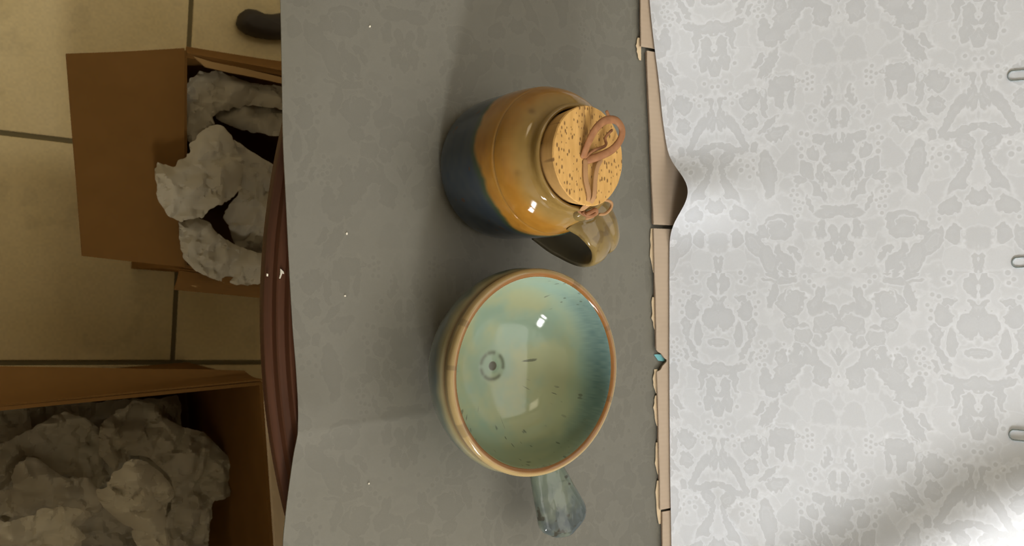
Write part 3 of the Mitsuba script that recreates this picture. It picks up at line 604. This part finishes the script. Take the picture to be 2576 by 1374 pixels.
# right flap, hanging outward
put('open_carton__flap', flap((-.004, .322, .248), (.030, .585, .250), (.048, .585, .236), (.0185, .318, .240), -.003), 'm_box')
put('open_carton__torn_edge', slab([(.0050, .3340), (.0070, .3300), (.0080, .3380), (.0150, .3360), (.0170, .3420), (.0080, .3440), (.0040, .3400)], .2455, .2490), 'm_box_edge', label='small torn curl of cardboard')

gA = 'tissue paper stuffed in the open box'
put('tissue_paper', crumple([(-0.1241,0.2906),(-0.1207,0.3059),(-0.1367,0.3236),(-0.1529,0.3281),(-0.1687,0.3417),(-0.1731,0.3601),(-0.1611,0.3718),(-0.1407,0.3788),(-0.1155,0.3855),(-0.1038,0.3846),(-0.0893,0.3741),(-0.0817,0.3601),(-0.0719,0.3462),(-0.0626,0.3417),(-0.0632,0.3303),(-0.0595,0.3147),(-0.0657,0.2993),(-0.0875,0.2885),(-0.1051,0.2842),(-0.1185,0.2868)], .290, .022, .011, 3, 20), 'm_tissue', smooth=24, label='palest crumpled white tissue, spilling over the wide flap of the open box', category='tissue paper', group=gA)
put('tissue_paper', crumple([(-0.0586,0.3204),(-0.0662,0.3411),(-0.0597,0.3551),(-0.0458,0.3645),(-0.0367,0.3836),(-0.0228,0.4206),(-0.0109,0.4537),(0.0138,0.4537),(0.0134,0.3885),(0.0085,0.3621),(-0.0033,0.3364),(-0.0171,0.3250),(-0.0401,0.3191)], .262, .020, .010, 5, 18), 'm_tissue', smooth=24, label='long twist of white tissue running from the box corner under the table edge', category='tissue paper', group=gA)
put('tissue_paper', crumple([(-0.1669,0.3928),(-0.1517,0.4179),(-0.1339,0.4488),(-0.1099,0.4699),(-0.0035,0.4699),(-0.0183,0.4230),(-0.0328,0.3978),(-0.0713,0.3805),(-0.0964,0.3978),(-0.1209,0.3978)], .232, .020, .008, 8, 16), 'm_tissue', smooth=24, label='smooth greyish tissue in the middle of the open box beside the table edge', category='tissue paper', group=gA)
put('tissue_paper', crumple([(x + .005, y + .004) for x, y in [(-0.2301,0.3319),(-0.2457,0.3436),(-0.2511,0.3674),(-0.2437,0.4067),(-0.2410,0.4687),(-0.2107,0.4687),(-0.2154,0.4168),(-0.2054,0.3771),(-0.1953,0.3626),(-0.1861,0.3674),(-0.1753,0.3531),(-0.1600,0.3413),(-0.1642,0.3352),(-0.1828,0.3310)]], .232, .022, .009, 13, 18), 'm_tissue', smooth=24, label='shaded tissue tucked along the far left wall of the open box', category='tissue paper', group=gA)
put('tissue_paper', crumple([(-0.2058,0.3725),(-0.2152,0.4023),(-0.2149,0.4277),(-0.2085,0.4752),(-0.1777,0.4752),(-0.1767,0.4329),(-0.1841,0.4023),(-0.1894,0.3799)], .212, .018, .008, 17, 18), 'm_tissue', smooth=24, label='dark shaded tissue deep between the larger sheets of the open box', category='tissue paper', group=gA)

# the larger carton at the lower right of the viewer
tag('large_carton', 'large open cardboard box full of crumpled packing tissue, in shadow on the floor', 'box')
ZB = .30
c00, c10, c11, c01 = np.array([.140, -.02]), np.array([.50, -.01]), np.array([.50, .430]), np.array([.128, .404])
def wall(p, q, z1=ZB): return panel((*p, .001), (*q, .001), (*q, z1), (*p, z1), .004)
for p, q in ((c00, c10), (c10, c11), (c11, c01), (c01, c00)):
    put('large_carton__side_wall', wall(p, q), 'm_box')
put('large_carton__base', slab([c00 + .005, c10 + [-.005, .005], c11 - .005, c01 + [.005, -.005]], .001, .005), 'm_box')
put('large_carton__flap', flap((.127, .404, ZB), (.140, -.02, ZB), (.085, -.02, .285), (.1165, .385, .290), .004), 'm_box', label='narrow flap folded out sideways')
put('large_carton__flap', flap((.50, .430, ZB), (.150, .4055, ZB), (.175, .4400, .275), (.50, .475, .28), .004), 'm_torn_and_lit', label='far flap folded out under the table edge, lit tone put into its colour')  # pale material stands in for light falling on this flap
gB = 'packing tissue in the large box'
put('tissue_paper', crumple([(0.2494,0.1242),(0.2556,0.1386),(0.2540,0.1557),(0.2478,0.1743),(0.2491,0.1934),(0.2534,0.2090),(0.2621,0.2012),(0.2659,0.1986),(0.2741,0.2064),(0.2820,0.2116),(0.3082,0.2077),(0.2938,0.1242)], .288, .03, .013, 23, 20), 'm_tissue', smooth=24, label='pale crumpled tissue at the near corner of the large box', category='tissue paper', group=gB)
put('tissue_paper', crumple([(0.2388,0.2269),(0.2204,0.2396),(0.2114,0.2492),(0.2054,0.2602),(0.2082,0.2713),(0.2153,0.2826),(0.2271,0.2955),(0.2451,0.3085),(0.2542,0.3093),(0.2650,0.3013),(0.2749,0.2984),(0.2880,0.2969),(0.3023,0.3027),(0.3253,0.3071),(0.3192,0.2713),(0.2899,0.2616),(0.2828,0.2630),(0.2801,0.2547),(0.2684,0.2437),(0.2567,0.2329),(0.2460,0.2275)], .290, .045, .014, 29, 24), 'm_tissue', smooth=24, label='bright crumpled ball of tissue in the middle of the large box', category='tissue paper', group=gB)
put('tissue_paper', crumple([(0.2029,0.1394),(0.1882,0.1747),(0.1745,0.1928),(0.1672,0.2171),(0.1737,0.2375),(0.1896,0.2553),(0.2096,0.2628),(0.2286,0.2598),(0.2469,0.2659),(0.2663,0.2538),(0.2508,0.2449),(0.2479,0.2345),(0.2442,0.2171),(0.2412,0.2056),(0.2210,0.1928),(0.2159,0.1747),(0.2238,0.1637),(0.2420,0.1623),(0.2572,0.1394)], .148, .025, .010, 31, 16), 'm_tissue', smooth=24, label='dim tissue along the left side wall of the large box', category='tissue paper', group=gB)
put('tissue_paper', crumple([(0.2166,0.1584),(0.2089,0.1690),(0.2134,0.1825),(0.2289,0.1989),(0.2359,0.2073),(0.2427,0.2370),(0.2579,0.2471),(0.2786,0.2514),(0.2873,0.2370),(0.2977,0.2241),(0.2873,0.2157),(0.2749,0.2256),(0.2691,0.1893),(0.2759,0.1690),(0.2723,0.1349),(0.2489,0.1349),(0.2444,0.1557)], .192, .025, .011, 37, 22), 'm_tissue', smooth=24, label='wrinkled grey tissue between the dim and the pale sheets of the large box', category='tissue paper', group=gB)
put('tissue_paper', crumple([(0.1843,0.2519),(0.1690,0.2676),(0.1590,0.2928),(0.1635,0.3186),(0.1786,0.3234),(0.1961,0.3525),(0.2035,0.3774),(0.2230,0.3952),(0.2457,0.4158),(0.2693,0.4195),(0.2913,0.4106),(0.2932,0.3875),(0.3106,0.3850),(0.3705,0.3799),(0.3623,0.3330),(0.3072,0.3282),(0.2743,0.3403),(0.2536,0.3330),(0.2287,0.3092),(0.2236,0.2859),(0.2354,0.2631),(0.2199,0.2519)], .172, .030, .015, 41, 18), 'm_tissue', smooth=24, label='dark bunched tissue at the far wall of the large box', category='tissue paper', group=gB)

put('tissue_paper', crumple([(.165, .02), (.47, .02), (.47, .385), (.30, .385), (.165, .37)], .085, .02, .014, 47, 14, .004), 'm_tissue', smooth=24, label='shadowed bottom layer of tissue showing in the gaps of the large box', category='tissue paper', group=gB)
def slipper():
    o = sg.Polygon([(-0.3675,0.4719),(-0.3808,0.4754),(-0.3887,0.4849),(-0.3890,0.4980),(-0.3853,0.5113),(-0.3864,0.5223),(-0.3923,0.5408),(-0.3938,0.5659),(-0.3549,0.5659),(-0.3518,0.5358),(-0.3499,0.5223),(-0.3502,0.5041),(-0.3534,0.4861),(-0.3600,0.4754)]).buffer(.004).buffer(-.004); layers = []
    for z, ins in ((.0005, .006), (.004, .001), (.012, 0), (.022, .001), (.029, .005), (.0325, .011)):
        q = o.buffer(-ins); n = 90; layers.append(np.array([[*q.exterior.interpolate(t, normalized=True).coords[0], z] for t in np.arange(n) / n]))
    V = np.array(layers); L, n = V.shape[:2]; i, j = np.meshgrid(np.arange(L - 1), np.arange(n), indexing='ij'); j2 = (j + 1) % n
    A, B, C_, D = i * n + j, i * n + j2, (i + 1) * n + j2, (i + 1) * n + j
    f = np.concatenate([np.stack([A, B, C_], -1).reshape(-1, 3), np.stack([A, C_, D], -1).reshape(-1, 3)]); v = V.reshape(-1, 3)
    for off in (0, (L - 1) * n):
        poly = trimesh.creation.triangulate_polygon(sg.Polygon(V[off // n][:, :2]), engine='earcut')
        base = len(v); v = np.vstack([v, np.column_stack([poly[0], np.full(len(poly[0]), V[off // n][0, 2])])]); f = np.vstack([f, np.asarray(poly[1]) + base])
    m = trimesh.Trimesh(v, f); m.merge_vertices(digits_vertex=6); m.fix_normals(); return m
put('slipper', slipper(), 'm_rubber', smooth=50, label='dark rounded toe of a slipper on the floor tiles, poking out from under the table', category='slipper')
